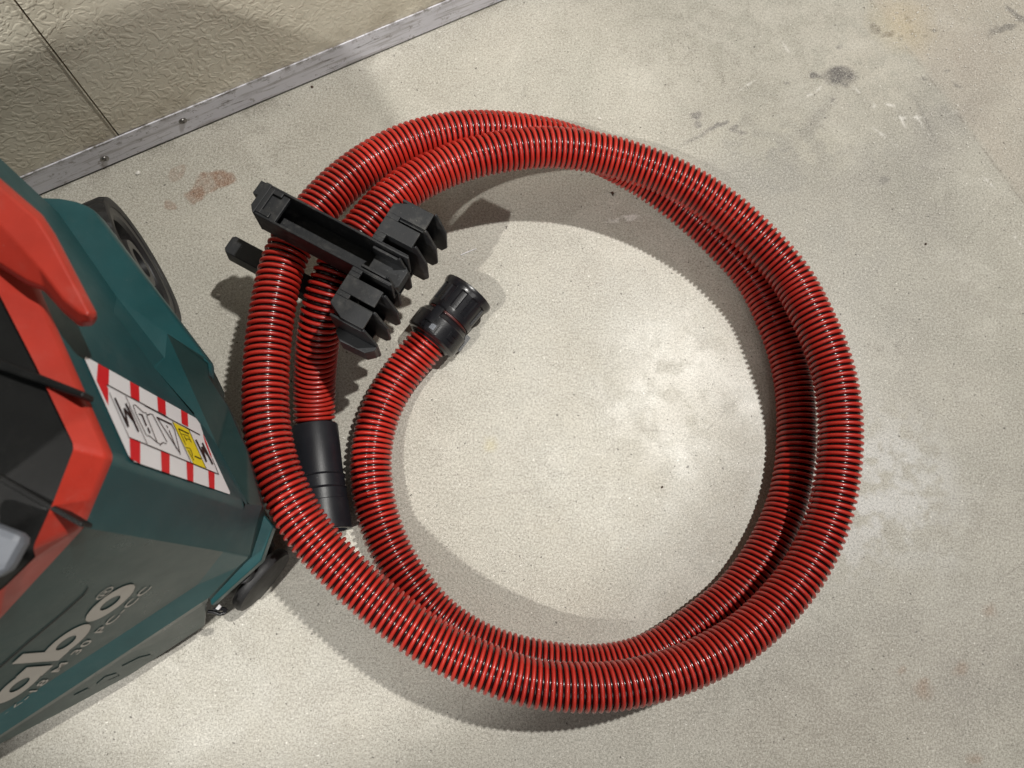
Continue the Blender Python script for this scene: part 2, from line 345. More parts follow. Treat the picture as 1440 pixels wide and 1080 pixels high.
# ------------------------------------------------------------------ wall along the upper left
W0, W1 = at(60,272), at(708,0); wdir = (W1-W0).normalized(); wn = Vector((wdir.y, -wdir.x, 0))   # wn faces the room
wang = math.atan2(wdir.y, wdir.x)
seam = at(190,222); s_seam = (seam-W0).dot(wdir)
wall = empty('wall', W0, wang)
tag(wall, 'beige embossed panel wall with grey metal kick strip along the floor', 'wall')
def panel(s0, s1, wave_seed):
    nx, nz = max(8, int((s1-s0)/.03)), 30; Ht = 1.2; vs = []; fs = []
    for j in range(nz+1):
        for i in range(nx+1):
            x = s0+(s1-s0)*i/nx; z = .030 + (Ht-.03)*(j/nz)**1.5
            wv = .0045*noise.noise(Vector((x*5.5, z*7, wave_seed)))+.0020*noise.noise(Vector((x*15, z*15, wave_seed+3)))
            e = min(1, (x-s0)/.03, (s1-x)/.03, max(0, (z-.03))/.02); e = max(0, e)
            vs.append((x, -wv*e+.0002, z))
    for j in range(nz):
        for i in range(nx):
            a = j*(nx+1)+i; fs.append((a, a+1, a+nx+2, a+nx+1))
    b0 = len(vs)
    for x, z in ((s0,.03),(s1,.03),(s1,Ht),(s0,Ht)): vs.append((x, .0155, z))
    c0, c1, c2, c3 = 0, nx, nz*(nx+1)+nx, nz*(nx+1)
    fs += [(c0,c3,b0+3,b0),(c1,b0+1,b0+2,c2),(c3,c2,b0+2,b0+3),(c0,b0,b0+1,c1)]
    return mesh('wall_panel', vs, fs, M['panel'], wall, True)
panel(-1.6, s_seam-.0007, 1.3); panel(s_seam+.0007, s_seam+1.22, 5.1); panel(s_seam+1.2214, 3.2, 9.7)
bm = bmesh.new(); add_box(bm, -1.6, 3.2, .018, .10, .004, 1.19)
from_bm('wall_core', bm, M['gap'], wall)
# pale bead of filler beside the seam
bm = bmesh.new(); add_box(bm, s_seam-.0018, s_seam-.0007, -.0004, .0015, .034, 1.18)
o = from_bm('seam_bead', bm, M['panel'], wall)
bm = bmesh.new(); add_box(bm, -1.6, 3.2, -.0016, -.0001, .0024, .0355)
st = from_bm('kick_strip', bm, M['strip'], wall); bevel(st, .0003, 1)
def screw(u, v):
    pl = (W0 + wn*.0015, wn); q = onpl(u, v, pl) - W0
    bm = bmesh.new(); Mx = axis_matrix(Vector((q.dot(wdir), -.0015, q.z)), (0,-1,0))
    add_lathe(bm, [(0,.0042),(.0004,.0042),(.0005,.0031),(.0013,.0028),(.0020,.0017),(.0021,.0011),(.0012,.0009)], Mx, 20)
    return from_bm('screw', bm, M['screw'], st, True, 40)
for u, v in ((147,223),(257,170),(818,-58)): screw(u, v)

# ------------------------------------------------------------------ hose
RR = .0191
path = [(612,470,.027),(596,488,.024),(572,516,.021),(545,556,.019),(528,600,.019),(521,650,.019),(526,705,.019),(542,758,.019),(568,808,.019),(612,864,.019),
 (672,905,.019),(738,927,.019),(805,938,.019),(860,936,.019),(908,924,.019),(958,896,.019),(1003,862,.019),(1040,830,.019),(1076,779,.019),(1104,720,.019),(1117,667,.019),(1121,620,.019),
 (1120,565,.019),(1112,512,.019),(1095,460,.019),(1064,395,.019),(1026,351,.020),(972,300,.022),(915,257,.028),(882,238,.032),(848,220,.044),(800,202,.057),(762,192,.067),(718,186,.075),
 (683,184,.081),(645,185,.087),(590,196,.091),(540,217,.093),(489,251,.097),(446,293,.100),(413,337,.101),(395,378,.100),(385,425,.100),(377,480,.100),(373,545,.100),(375,600,.100),
 (385,650,.099),(402,692,.097),(428,740,.094),(458,777,.091),(490,810,.088),(530,846,.086),(578,884,.085),(622,912,.085),(680,938,.085),(745,960,.084),(832,967,.083),
 (900,959,.080),(975,935,.075),(1040,899,.071),(1085,860,.068),(1128,808,.067),(1158,750,.068),(1174,695,.072),(1182,630,.075),(1180,565,.077),(1167,505,.077),(1146,453,.076),
 (1113,390,.072),(1068,339,.073),(1022,297,.076),(968,261,.080),(926,241,.082),(880,225,.083),(835,214,.086),(795,208,.089),(755,207,.0915),(718,211,.0935),(688,216,.095),(655,224,.096),
 (620,237,.097),(588,253,.098),(558,274,.099),(532,299,.101),(507,328,.100),(484,360,.099),(467,394,.096),(455,432,.088),(447,475,.070),(443,520,.046),(442,560,.028),(442,592,.0215),(443,612,.0205)]
P = [at(u, v, z) for u, v, z in path]
def resample(P, step, passes=40):
    pts = []
    n = len(P)
    for i in range(n-1):
        p0, p1, p2, p3 = P[max(0,i-1)], P[i], P[i+1], P[min(n-1,i+2)]
        for k in range(12):
            t_ = k/12; pts.append(.5*((2*p1)+(p2-p0)*t_+(2*p0-5*p1+4*p2-p3)*t_*t_+(-p0+3*p1-3*p2+p3)*t_**3))
    pts.append(P[-1])
    def uni(pts):
        L = [0.]
        for a, b in zip(pts, pts[1:]): L.append(L[-1]+(b-a).length)
        N = int(L[-1]/step); out = []; j = 0
        for i in range(N+1):
            s = L[-1]*i/N
            while j < len(L)-2 and L[j+1] < s: j += 1
            f_ = (s-L[j])/max(1e-9, L[j+1]-L[j]); out.append(pts[j].lerp(pts[j+1], f_))
        return out, L[-1]/N
    pts, _ = uni(pts)
    for _ in range(passes):
        q = pts[:]
        for i in range(1, len(pts)-1): q[i] = pts[i]*.5+(pts[i-1]+pts[i+1])*.25
        pts = q
    return uni(pts)
pts, ds = resample(P, .002, 60)
N = len(pts); tang = [(pts[min(i+1,N-1)]-pts[max(i-1,0)]).normalized() for i in range(N)]
nrm = [None]*N; n0 = Vector((0,0,1)); n0 = (n0-tang[0]*n0.dot(tang[0])).normalized()
for i in range(N):
    n0 = (n0-tang[i]*n0.dot(tang[i])).normalized(); nrm[i] = n0.copy()
bin_ = [tang[i].cross(nrm[i]) for i in range(N)]
LEN = ds*(N-1)
def fr(s):
    x = min(max(s/ds, 0), N-1.0001); i = int(x); f_ = x-i
    return (pts[i].lerp(pts[i+1], f_), nrm[i].lerp(nrm[i+1], f_), bin_[i].lerp(bin_[i+1], f_), tang[i].lerp(tang[i+1], f_))
PITCH = .00535
turns = int(LEN/PITCH)-1
def smap(ph):
    s = ph*PITCH+.002
    return s + .00035*noise.noise(Vector((s*34, 0, 0))) + .0075*noise.noise(Vector((s*4, 2, 0))) + .0016*noise.noise(Vector((s*14, 9, 0)))
hose = empty('vacuum_hose', P[0]); hose.location = (0,0,0)
tag(hose, 'red and black ribbed vacuum hose coiled in two loops on the floor', 'hose')
# rib: half round spiral
SEG = 36; prof = [(-.00165,-.0013),(-.00152,.0000),(-.00090,.0009),(0,.00125),(.00090,.0009),(.00152,.0000),(.00165,-.0013)]
vs = []; RB = RR-.00125
tot = turns*SEG
for k in range(tot+1):
    ph = k/SEG; th = 2*math.pi*ph; s = smap(ph)
    c, n_, b_, t_ = fr(s); rad = n_*math.cos(th)+b_*math.sin(th)
    ov = 1+.006*noise.noise(Vector((s*14, 4, 0)))
    for dx, dr in prof: vs.append(c+rad*((RB+dr)*ov)+t_*dx)
m_ = len(prof); fs = []
for k in range(tot):
    a = k*m_
    for j in range(m_-1): fs.append((a+j, a+j+1, a+m_+j+1, a+m_+j))
mesh('spiral_rib', vs, fs, M['rib'], hose, True)
# membrane between the ribs: aligned with the spiral, slightly bulged
vs = []; wp = [(0,-.0024),(.34,-.0022),(.5,-.0013),(.66,-.0022)]
rows = []
for q in range(turns+1):
    for (f_, dr) in wp:
        rows.append((q+f_, dr))
for (ph0, dr) in rows:
    for k in range(SEG):
        th = 2*math.pi*k/SEG; s = smap(ph0+k/SEG)
        c, n_, b_, t_ = fr(s); rad = n_*math.cos(th)+b_*math.sin(th)
        vs.append(c+rad*(RB+dr))
fs = []
nr = len(rows)
for r in range(nr-1):
    for k in range(SEG):
        if k < SEG-1: fs.append((r*SEG+k, r*SEG+k+1, (r+1)*SEG+k+1, (r+1)*SEG+k))
        elif r+5 < nr: fs.append((r*SEG+k, (r+4)*SEG, (r+5)*SEG, (r+1)*SEG+k))
mesh('hose_wall', vs, fs, M['wall'], hose, True)

# bayonet connector on the first end
c0 = at(606,477,.0265); c1 = at(658,413,.030); ax = (c1-c0).normalized()
Mx = axis_matrix(c0 - ax*.002, ax)
bm = bmesh.new()
add_lathe(bm, [(-.002,.0196),(0,.0215),(.0006,.0240),(.0022,.0262),(.0060,.0266),(.0195,.0266),(.0205,.0258),(.0235,.0246),(.0240,.0238),(.0250,.0228),(.0262,.0212)], Mx, 56)
con = from_bm('bayonet_collar', bm, M['gloss_black'], hose, True, 14)
bm = bmesh.new(); add_lathe(bm, [(.0255,.0210),(.0262,.0219),(.0272,.0221),(.0282,.0219),(.0288,.0210)], Mx, 48)
from_bm('seal_ring', bm, M['seal'], hose, True)
bm = bmesh.new()
def grip(s, r, a):
    if .034 < s < .053:
        q = (a*12/(2*math.pi)) % 1
        return r - (.0016 if q < .5 else 0)
    return r
add_lathe(bm, [(.0278,.0205),(.0282,.0232),(.0300,.0236),(.0338,.0234),(.0345,.0236),(.0525,.0240),(.0535,.0243),(.0560,.0256),(.0590,.0260),(.0605,.0256),(.0606,.0222),(.0450,.0210),(.0300,.0200)], Mx, 144, False, grip)
from_bm('grip_sleeve', bm, M['gloss_black'], hose, True, 30)
# raised lugs and window marks on the collar
def collar_piece(name, a0, a1, s0, s1, r0, r1, mat, n=6):
    bm = bmesh.new(); lo = []; hi = []
    ring = [(a0+(a1-a0)*i/n, s0) for i in range(n+1)] + [(a1-(a1-a0)*i/n, s1) for i in range(n+1)]
    L_ = [Mx @ Vector((r0*math.cos(a), r0*math.sin(a), s)) for a, s in ring]
    U_ = [Mx @ Vector((r1*math.cos(a), r1*math.sin(a), s)) for a, s in ring]
    k = len(L_); lo = [bm.verts.new(v) for v in L_]; hi = [bm.verts.new(v) for v in U_]
    for i in range(k): bm.faces.new((lo[i], lo[(i+1)%k], hi[(i+1)%k], hi[i]))
    for i in range(n): bm.faces.new((hi[i], hi[i+1], hi[k-2-i], hi[k-1-i]))
    return from_bm(name, bm, mat, con)
# find the angle that faces up
upl = (Mx.to_3x3().inverted() @ Vector((0,0,1))); A0 = math.atan2(upl.y, upl.x)
rt = Mx.to_3x3() @ Vector((math.cos(A0+.3), math.sin(A0+.3), 0))
sg = 1 if rt.dot(Vector((1,-1,0))) > 0 else -1     # increasing angle leans to the lower right of the picture
for a0, a1, s0, s1 in ((-.12,.16,.0035,.0125),(.20,.27,.0030,.0130),(-.30,-.25,.004,.011),(-.45,-.40,.004,.011),(.62,.95,.008,.0100),(.62,.95,.0135,.0155),(.62,.70,.0100,.0135)):
    collar_piece('collar_lug', A0+sg*a0, A0+sg*a1, s0, s1, .0255, .0279, M['gloss_black'])
for k in range(3):
    a = A0 + sg*(1.75+2.09*k); collar_piece('lock_tab', a, a+.32, .010, .027, .0235, .0286, M['gloss_black'])
# pale window on the collar
collar_piece('collar_window', A0+sg*(-.08), A0+sg*.10, .0050, .0105, .0262, .0279, M['grey'])

# cuff on the other end
k0 = at(442,600,.0225); k1 = at(456,738,.0245); kx = (k1-k0).normalized(); Kx = axis_matrix(k0, kx)
bm = bmesh.new()
add_lathe(bm, [(0,.0180),(0,.0208),(.0010,.0212),(.046,.0212),(.0470,.0222),(.0475,.0228),(.0480,.0220),(.0578,.0218),(.0585,.0226),(.0592,.0232),(.0600,.0224),(.0690,.0224),(.0697,.0231),(.0910,.0236),(.0950,.0236),(.0958,.0230),(.0958,.0195),(.06,.0190)], Kx, 56, False)
from_bm('rubber_cuff', bm, M['cuff'], hose, True, 35)

# ------------------------------------------------------------------ hose bracket
BA = Vector((.88235,-.47059,0)); BB = Vector((.47059,.88235,0)); BO = Vector((-.0801,.2687,0))
br = empty('hose_bracket', BO, math.atan2(BA.y, BA.x))
tag(br, 'black plastic hose holder clipped over the coiled hose, with slotted wings and fins', 'bracket')
ZT = .150; ZB = .1205
def bpart(name, bm, bw=.0007): 
    o = from_bm(name, bm, M['black'], br); return bevel(o, bw, 2) if bw else o
bm = bmesh.new(); t3 = .0022
add_box(bm, -.092, .0345, -.0265, -.0265+t3, ZB, ZT)           # near side wall
add_box(bm, -.092, .0345, .0018-t3, .0018, ZB, ZT)             # far side wall
add_box(bm, -.092, .0345, -.0265+t3, .0018-t3, ZB, ZB+.0025)   # tray bottom
bpart('arm_channel', bm)
bm = bmesh.new()
add_prism(bm, [(-.0975,-.0215),(-.0930,-.0265),(-.0922,-.0265),(-.0922,.0018),(-.0975,.0018)], ZB-.001, ZT+.0008)
add_box(bm, -.1035, -.0970, -.0110, .0018, ZT-.013, ZT-.002)   # latch tab
bpart('end_latch', bm)
bm = bmesh.new(); add_box(bm, -.0922, -.0745, -.0243, -.0004, ZT-.006, ZT-.0022)
add_box(bm, -.0922, -.0880, -.0243, -.0004, ZT-.0022, ZT+.0006); add_box(bm, -.0882, -.0800, -.0243, -.0200, ZT-.0022, ZT+.0006); add_box(bm, -.0882, -.0800, -.0045, -.0004, ZT-.0022, ZT+.0006)
bpart('latch_plate', bm, .0004)
bm = bmesh.new(); add_box(bm, -.068, -.020, -.0235, -.0200, ZB+.0024, ZB+.0090); add_box(bm, -.0195, .000, -.0225, -.0190, ZB+.0024, ZB+.0070)
bpart('tray_rib', bm)
# wings with two slots each: built from pieces around the slots
def wing(sign):
    c_ = -.01235
    def Y(v): return c_+sign*v
    bm = bmesh.new()
    def pc(poly):
        pp = [(x, Y(y)) for x, y in poly]
        if sign < 0: pp = pp[::-1]
        add_prism(bm, pp, ZT-.0028, ZT)
    x1 = .0335
    
    pc([(.0,.0142),(.0090,.0142),(.0090,.0178),(0,.0178)]); pc([(.0090,.0142),(x1,.0142),(x1,.0150),(.0090,.0150)])
    pc([(.0,.0178),(.0090,.0178),(.0090,.0218),(0,.0218)])
    pc([(.0,.0218),(x1-.0015,.0218),(x1-.0015,.0362),(0,.0362)])
    pc([(.0,.0362),(.0110,.0362),(.0110,.0405),(0,.0405)])
    pc([(.0,.0405),(x1,.0405),(x1,.0560),(.0140,.0560),(0,.0490)])
    return bpart('slotted_wing', bm, .0004)
wing(1); wing(-1)
# skirt walls under the wings on the hose side
bm = bmesh.new()
for sgn in (1,-1):
    y0, y1 = sorted((-.01235+sgn*.0142, -.01235+sgn*.0500)); add_box(bm, .0003, .0026, y0, y1, .088, ZT-.003)
bpart('wing_skirt', bm)
# vertical fins at the outer end
fin_prof = [(.004,ZT-.003),(.0325,ZT-.003),(.0345,ZT+.0005),(.0362,ZT-.001),(.0440,.126),(.0440,.098),(.0390,.088),(.004,.088)]
for i, y in enumerate((.0440,.0275,.0115,-.0035,-.0215,-.0365,-.0525,-.0690)):
    bm = bmesh.new(); dy = .0011; gr = 1.0 if i not in (3,4) else .8
    lo = [Vector((.004+(x-.004)*gr, y-dy, z)) for x, z in fin_prof]; hi = [Vector((.004+(x-.004)*gr, y+dy, z)) for x, z in fin_prof]
    add_poly(bm, lo, hi); bpart('fin', bm, .0005)
bm = bmesh.new(); add_box(bm, .004, .030, -.0680, .0430, .094, .0975); add_box(bm, .004, .026, -.0680, .0430, .090, .0925)
bpart('fin_web', bm)
bm = bmesh.new(); add_prism(bm, [(.008,-.0740),(.0150,-.0800),(.0380,-.0790),(.0440,-.0735),(.0440,-.0700),(.0080,-.0700)], .104, .1245)
bpart('end_plate', bm)
# hub where the channel meets the fins
bm = bmesh.new(); add_prism(bm, [(.006,-.0240),(.032,-.0240),(.036,-.0200),(.036,-.0050),(.032,-.0006),(.006,-.0006)], ZB+.0024, ZB+.0150)
bpart('hub_block', bm)
# lower arm under the hose
bm = bmesh.new()
add_prism(bm, [(-.1330,-.0465),(-.1300,-.0500),(.0040,-.0510),(.0040,-.0300),(-.1300,-.0300),(-.1330,-.0325)], .0620, .0785,
          [(-.1318,-.0455),(-.1292,-.0485),(.0040,-.0490),(.0040,-.0315),(-.1292,-.0315),(-.1318,-.0335)])
bpart('lower_arm', bm, .0008)

# ------------------------------------------------------------------ vacuum cleaner
vac = empty('vacuum_cleaner', (0,0,0)); tag(vac, 'dark green and red wheeled vacuum cleaner with red and white striped warning label', 'vacuum cleaner')
T1, T2 = at(62,420,.31), at(160,643,.31); L6 = at(345,709,.15)
PS = plane(T1, T2, L6)
T3, T4, L8 = at(118,742,.30), at(0,870,.262), at(314,776,.15)
PF = plane(T3, T4, L8)
UD = Vector((-.8746,-.4848,0)); VD = Vector((-.4848,.8746,0)); UC = .272; ORG = at(345,709,.15); ORG.z = 0
def centre(p):                     # slide a point along the cross direction onto the middle plane
    q = p.copy(); return q + UD*(UC-(p-ORG).dot(UD))
def mir(p): return p + UD*(2*(UC-(p-ORG).dot(UD)))
SPLIT = ('body_side', 'shoulder_facet', 'wheel_fender', 'lower_flank', 'bumper_lip', 'ledge_underside')
def sym(name, polys, mat, bw=.003, seg=2, ang=12, half=None):
    fns = (lambda p: p, mir)
    if name in SPLIT and half is None:
        sym(name, polys, mat, bw, seg, ang, 0); return sym(name, polys, mat, bw, seg, ang, 1)
    if half is not None: fns = (fns[half],)
    bm = bmesh.new()
    for poly in polys:
        for fn in fns:
            vs_ = [bm.verts.new(fn(p)) for p in poly]
            try: bm.faces.new(vs_)
            except ValueError: pass
    bmesh.ops.remove_doubles(bm, verts=bm.verts, dist=.00005)
    o = from_bm(name, bm, mat, vac)
    o.data.polygons.foreach_set('use_smooth', [True]*len(o.data.polygons))
    if bw:
        bevel(o, bw, seg, ang)
        wn_ = o.modifiers.new('weighted', 'WEIGHTED_NORMAL'); wn_.weight = 80
    else:
        o.data.set_sharp_from_angle(angle=math.radians(20))
    return o
T0 = onpl(-22,202,PS)
S = lambda u, v: onpl(u, v, PS)
L0, L1, L2, L2b, L3, L4, L5 = S(83,300), S(118,348), S(164,417), S(160,439), S(217,517), S(272,583), S(303,642)
Fp = lambda u, v: onpl(u, v, PF)
L7 = at(336,740,.15); L9 = Fp(277,823); L10 = Fp(0,1004)
Tc, Lc = centre(T4), centre(L10)
PFEN = plane(L0, L2, at(294,507,.158))
E_ = lambda u, v: onpl(u, v, PFEN)
N_, O1 = at(232,504,.193), at(235,469,.190)
G = [E_(57,276), E_(82,277), E_(105,281), E_(122,288), E_(133,295), E_(294,507), E_(294,528)]
O2, O3 = at(306,627,.147), at(349,709,.1455)
M0, M1, M2, M3, M4, M5 = at(369,711,.128), at(361,735,.121), at(350,783,.113), at(334,798,.108), at(293,841,.102), at(0,1034,.105)
Mc = centre(M5)
H1, H2 = at(322,571,.130), at(348,633,.130)
T0b = T0 + VD*.004
polys = [
 [T0, L0, L2, T1], [T1, L2, L2b, L3], [T1, L3, L4, L5, T2], [T2, L5, L6],
 [T2, L6, L7, T3], [T3, L7, L8],
]
sym('body_side', polys, M['green'], .0050, 4, 14)
sym('front_panel', [[T3, L8, L9, L10, T4], [T4, L10, Lc, Tc]], M['front'], 0)
sym('shoulder_facet', [[L2b, L3, N_, L2], [L3, N_, O1, O2, L4], [L4, O2, O3, L5], [L5, O3, L6]], M['green'], .0018, 2, 8)
sym('front_ledge', [[L6, O3, M0, M1, L7], [L7, M1, M2, L8], [L8, M2, M3, L9], [L9, M3, M4], [L9, M4, M5, L10], [L10, M5, Mc, Lc]], M['green'], .0015, 2, 10)
# fender over the wheel (with thickness)
drop = Vector((0,0,-.012))

ed = G
ffac = [[L0]+G[:5], [L0, G[4], G[5], O1, L2], [L2, O1, N_]]+[[a, b, b+drop, a+drop] for a, b in zip(ed, ed[1:])]
sym('wheel_fender', ffac, M['green'], .0025, 3, 20)
# lower body flank
dz = Vector((0,0,-.075)); IN = lambda p, k: p + UD*k
flank = [[O1, G[5], G[6], H1, O2], [O2, H1, H2, O3], [O3, H2, M0]]
for a, b in ((G[5],G[6]),(G[6],H1),(H1,H2),(H2,M0)): flank.append([a, b, b+dz+UD*.012, a+dz+UD*.012])
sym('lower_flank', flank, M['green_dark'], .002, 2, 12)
# bumper lip running round the front corner
J0, J1, J2 = at(384,741,.100), at(367,789,.096), at(297,852,.088)
I0, I1, I2 = at(371,724,.104), at(352,783,.100), at(295,845,.092)
gz = Vector((0,0,-.006)); lz = Vector((0,0,-.010))
sym('bumper_lip', [[I0, J0, J1, I1], [I1, J1, J2, I2], [J0, J0+lz, J1+lz, J1], [J1, J1+lz, J2+lz, J2], [I0, I0+gz, J0+lz, J0], [J2, J2+lz, I2+gz, I2]], M['green'], .0010, 2, 20)
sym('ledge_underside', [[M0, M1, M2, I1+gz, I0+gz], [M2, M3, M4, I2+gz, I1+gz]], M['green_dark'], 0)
# front skirt
W0_, W1_, W2_, W3_ = at(290,878,.045), at(183,949,.045), at(92,998,.045), at(0,1044,.045)
B0_, B3_ = at(290,848,.110), at(0,1036,.110)
B1_, B2_ = at(183,915,.110), at(92,977,.110)
Wc, Bc = centre(W3_), centre(B3_)
Ma, Mb = at(183,913.5,.103), at(92,973.4,.104)
B0_, B1_, B2_, B3_ = at(292,847,.088), at(183,917.5,.088), at(92,977.4,.088), at(0,1037.5,.088)
Bc = centre(B3_)
PSK = plane(B0_, B3_, W0_)
B1_, B2_ = onpl(183,917.5,PSK), onpl(92,977.4,PSK)
W1_, W2_, W3_ = onpl(183,949,PSK), onpl(92,998,PSK), onpl(0,1046,PSK)
Wc = centre(W3_)
sym('front_skirt', [[M4, Ma, B1_, B0_], [Ma, Mb, B2_, B1_], [Mb, M5, B3_, B2_], [M5, Mc, Bc, B3_], [B0_, B1_, W1_, W0_], [B1_, B2_, W2_, W1_], [B2_, B3_, W3_, W2_], [B3_, Bc, Wc, W3_],
    [B0_, W0_, W0_+VD*.03, B0_+VD*.03]], M['front'], .002, 2, 12)
# embossed marks on the skirt (cut numerals)
# rear, inner core (closes the shell), base
q = [L6, L8, L10]
core = bmesh.new()
def xy(u_, v_): return ORG + UD*u_ + VD*v_
loop = [xy(.016,.016), xy(.055,-.012), xy(UC*2-.055,-.012), xy(UC*2-.016,.016), xy(UC*2-.012,.205), xy(UC*2-.05,.25), xy(.05,.25), xy(.012,.205)]
add_poly(core, [Vector((p.x,p.y,.035)) for p in loop], [Vector((p.x,p.y,.095)) for p in loop]); 
bevel(from_bm('chassis', core, M['gap'], vac), .004)
back = [T0, L0, G[0]]
BKl = G[0] + VD*.015
sym('back_panel', [[T0, centre(T0), centre(L0), L0], [L0, centre(L0), centre(G[0]), G[0]], [G[0], centre(G[0]), centre(G[0])+Vector((0,0,-.10)), G[0]+Vector((0,0,-.10))]], M['green'], 0)
# red rim band and black lid
ri = lambda u, v: at(u, v, .325)
R0_, R1_, R2_, R3_, R4_ = ri(-70,280), ri(49,511), ri(105,628), ri(75,706), at(46,770,.318)
R5_, R6_ = at(50,783,.312), at(0,832,.292)
T1b = T1.lerp(T2, .0)
up = Vector((0,0,.004)); o_ = Vector((0,0,.0))
TQ = T1.lerp(T0, .75)
sym('red_rim', [[TQ+up, T1+up, R1_, R0_], [T1+up, T2+up, R2_, R1_], [T2+up, T3+up, R3_, R2_], [T3+up, R4_, R3_], [T3+up, T4+up, R6_, R5_, R4_], [T4+up, centre(T4)+up, centre(R6_), R6_],
    [TQ, T1, T1+up, TQ+up], [T1, T2, T2+up, T1+up], [T2, T3, T3+up, T2+up], [T3, T4, T4+up, T3+up], [T4, Tc, Tc+up, T4+up]], M['red_plastic'], .0028, 3, 14)
dn = Vector((0,0,-.004)); 
lid_edge = [R0_+dn, R1_+dn, R2_+dn, R3_+dn, R4_+dn, R5_+dn, R6_+dn]
lc = [centre(p) for p in lid_edge]
sym('lid', [[lid_edge[i], lid_edge[i+1], lc[i+1]+Vector((0,0,.012)), lc[i]+Vector((0,0,.012))] for i in range(6)], M['lid'], .002)
# unseen top box on the lid, raised and flared to cast the wall shadow
hs = bmesh.new(); hp = [xy(.10,.02), xy(.31,.02), xy(.33,.06), xy(.33,.20), xy(.30,.24), xy(.11,.24), xy(.08,.20), xy(.08,.06)]
hc = sum((Vector(p) for p in hp), Vector())/8
add_poly(hs, [Vector((p.x,p.y,.30)) for p in hp], [Vector((p.x*1.13-hc.x*.13, p.y*1.13-hc.y*.13, .54)) for p in hp])
bevel(from_bm('unseen_top_box', hs, M['green'], vac), .012, 3)
# straps / latch bars across the rim
def bar(name, a, b, c, d, z0, z1, mat, bw=.0012):
    bm = bmesh.new(); p4 = [(a,z0),(b,z0),(c,z0),(d,z0)]
    up4 = [at(*p, z1) for p, _ in p4]; lo4 = [Vector((q_.x, q_.y, z1-.012)) for q_ in up4]
    add_poly(bm, lo4, up4); return bevel(from_bm(name, bm, mat, vac), bw)
bar('lid_seam_bar', (-40,488),(-40,507),(116,560),(119,551), .31, .328, M['lid'])
bar('lid_bar', (-40,642),(-40,656),(113,742),(117,735), .31, .324, M['lid'])
bar('battery_cover', (-60,716),(-60,830),(6,803),(33,752), .31, .345, M['grey'], .004)
# red carry lever along the upper edge
lev = bmesh.new()
lo_px = [(138,448),(130,459),(112,460),(90,441),(62,410),(40,402),(0,378),(-80,300),(-80,176),(0,250),(60,302),(78,329),(110,390)]
mid_px = [(137,441),(130,452),(112,454),(90,436),(63,405),(40,396),(0,371),(-80,292),(-80,176),(0,252),(60,303),(78,330),(110,391)]
hi_px = [(126,441),(119,444),(110,438),(88,420),(56,378),(26,345),(-4,312),(-80,232),(-80,190),(-2,262),(52,308),(70,336),(101,394)]
lo3 = [at(u,v,.322) for u, v in lo_px]; mi3 = [at(u,v,.333) for u, v in mid_px]; hi3 = [at(u,v,.3385) for u, v in hi_px]
rows3 = [[lev.verts.new(p) for p in r] for r in (lo3, mi3, hi3)]
for a, b in ((0,1),(1,2)):
    for i in range(13): lev.faces.new((rows3[a][i], rows3[a][(i+1)%13], rows3[b][(i+1)%13], rows3[b][i]))
lev.faces.new(rows3[2]); lev.faces.new(rows3[0][::-1])
bevel(from_bm('carry_lever', lev, M['red_plastic'], vac, True), .0032, 4, 12).modifiers.new('weighted', 'WEIGHTED_NORMAL')

# big rear wheels
wc = (at(144,296,.064)+at(256,446,.064))/2; wc.z = .064
wd_ = (at(254,446,.068)-at(137,290,.068)); wd_.z = 0; wd_.normalize(); wnrm = -UD.copy()
if wnrm.dot(Vector((1,1,0))) < 0: wnrm = -wnrm
wc += wnrm*.004
def big_wheel(c, n):
    bm = bmesh.new(); X_ = axis_matrix(c, n)
    def tread(s, rr, a): return (rr - (.0016 if (rr > .066 and int(a*30/math.pi) % 2) else 0))*.94
    add_lathe(bm, [(-.034,.050),(-.034,.0640),(-.030,.068),(-.006,.068),(-.001,.0655),(0,.0620),(-.0015,.0560),(-.004,.0545)], X_, 144, False, tread)
    tyre = from_bm('wheel', bm, M['rubber'], vac, True, 35)
    bm = bmesh.new()
    add_lathe(bm, [(-.004,.0548),(-.0022,.0535),(-.0030,.0450),(-.0060,.0425),(-.0220,.0400),(-.0240,.0300),(-.0060,.0240),(-.0040,.0225),(-.0040,.0140),(-.0180,.0125),(-.0180,.0)], X_, 64, False)
    from_bm('hub', bm, M['wheelhub'], tyre, True, 30)
    return tyre
big_wheel(wc, wnrm)
big_wheel(mir(wc), -(wnrm - 2*wnrm.dot(UD)*UD) if False else (wnrm - 2*wnrm.dot(UD)*UD))
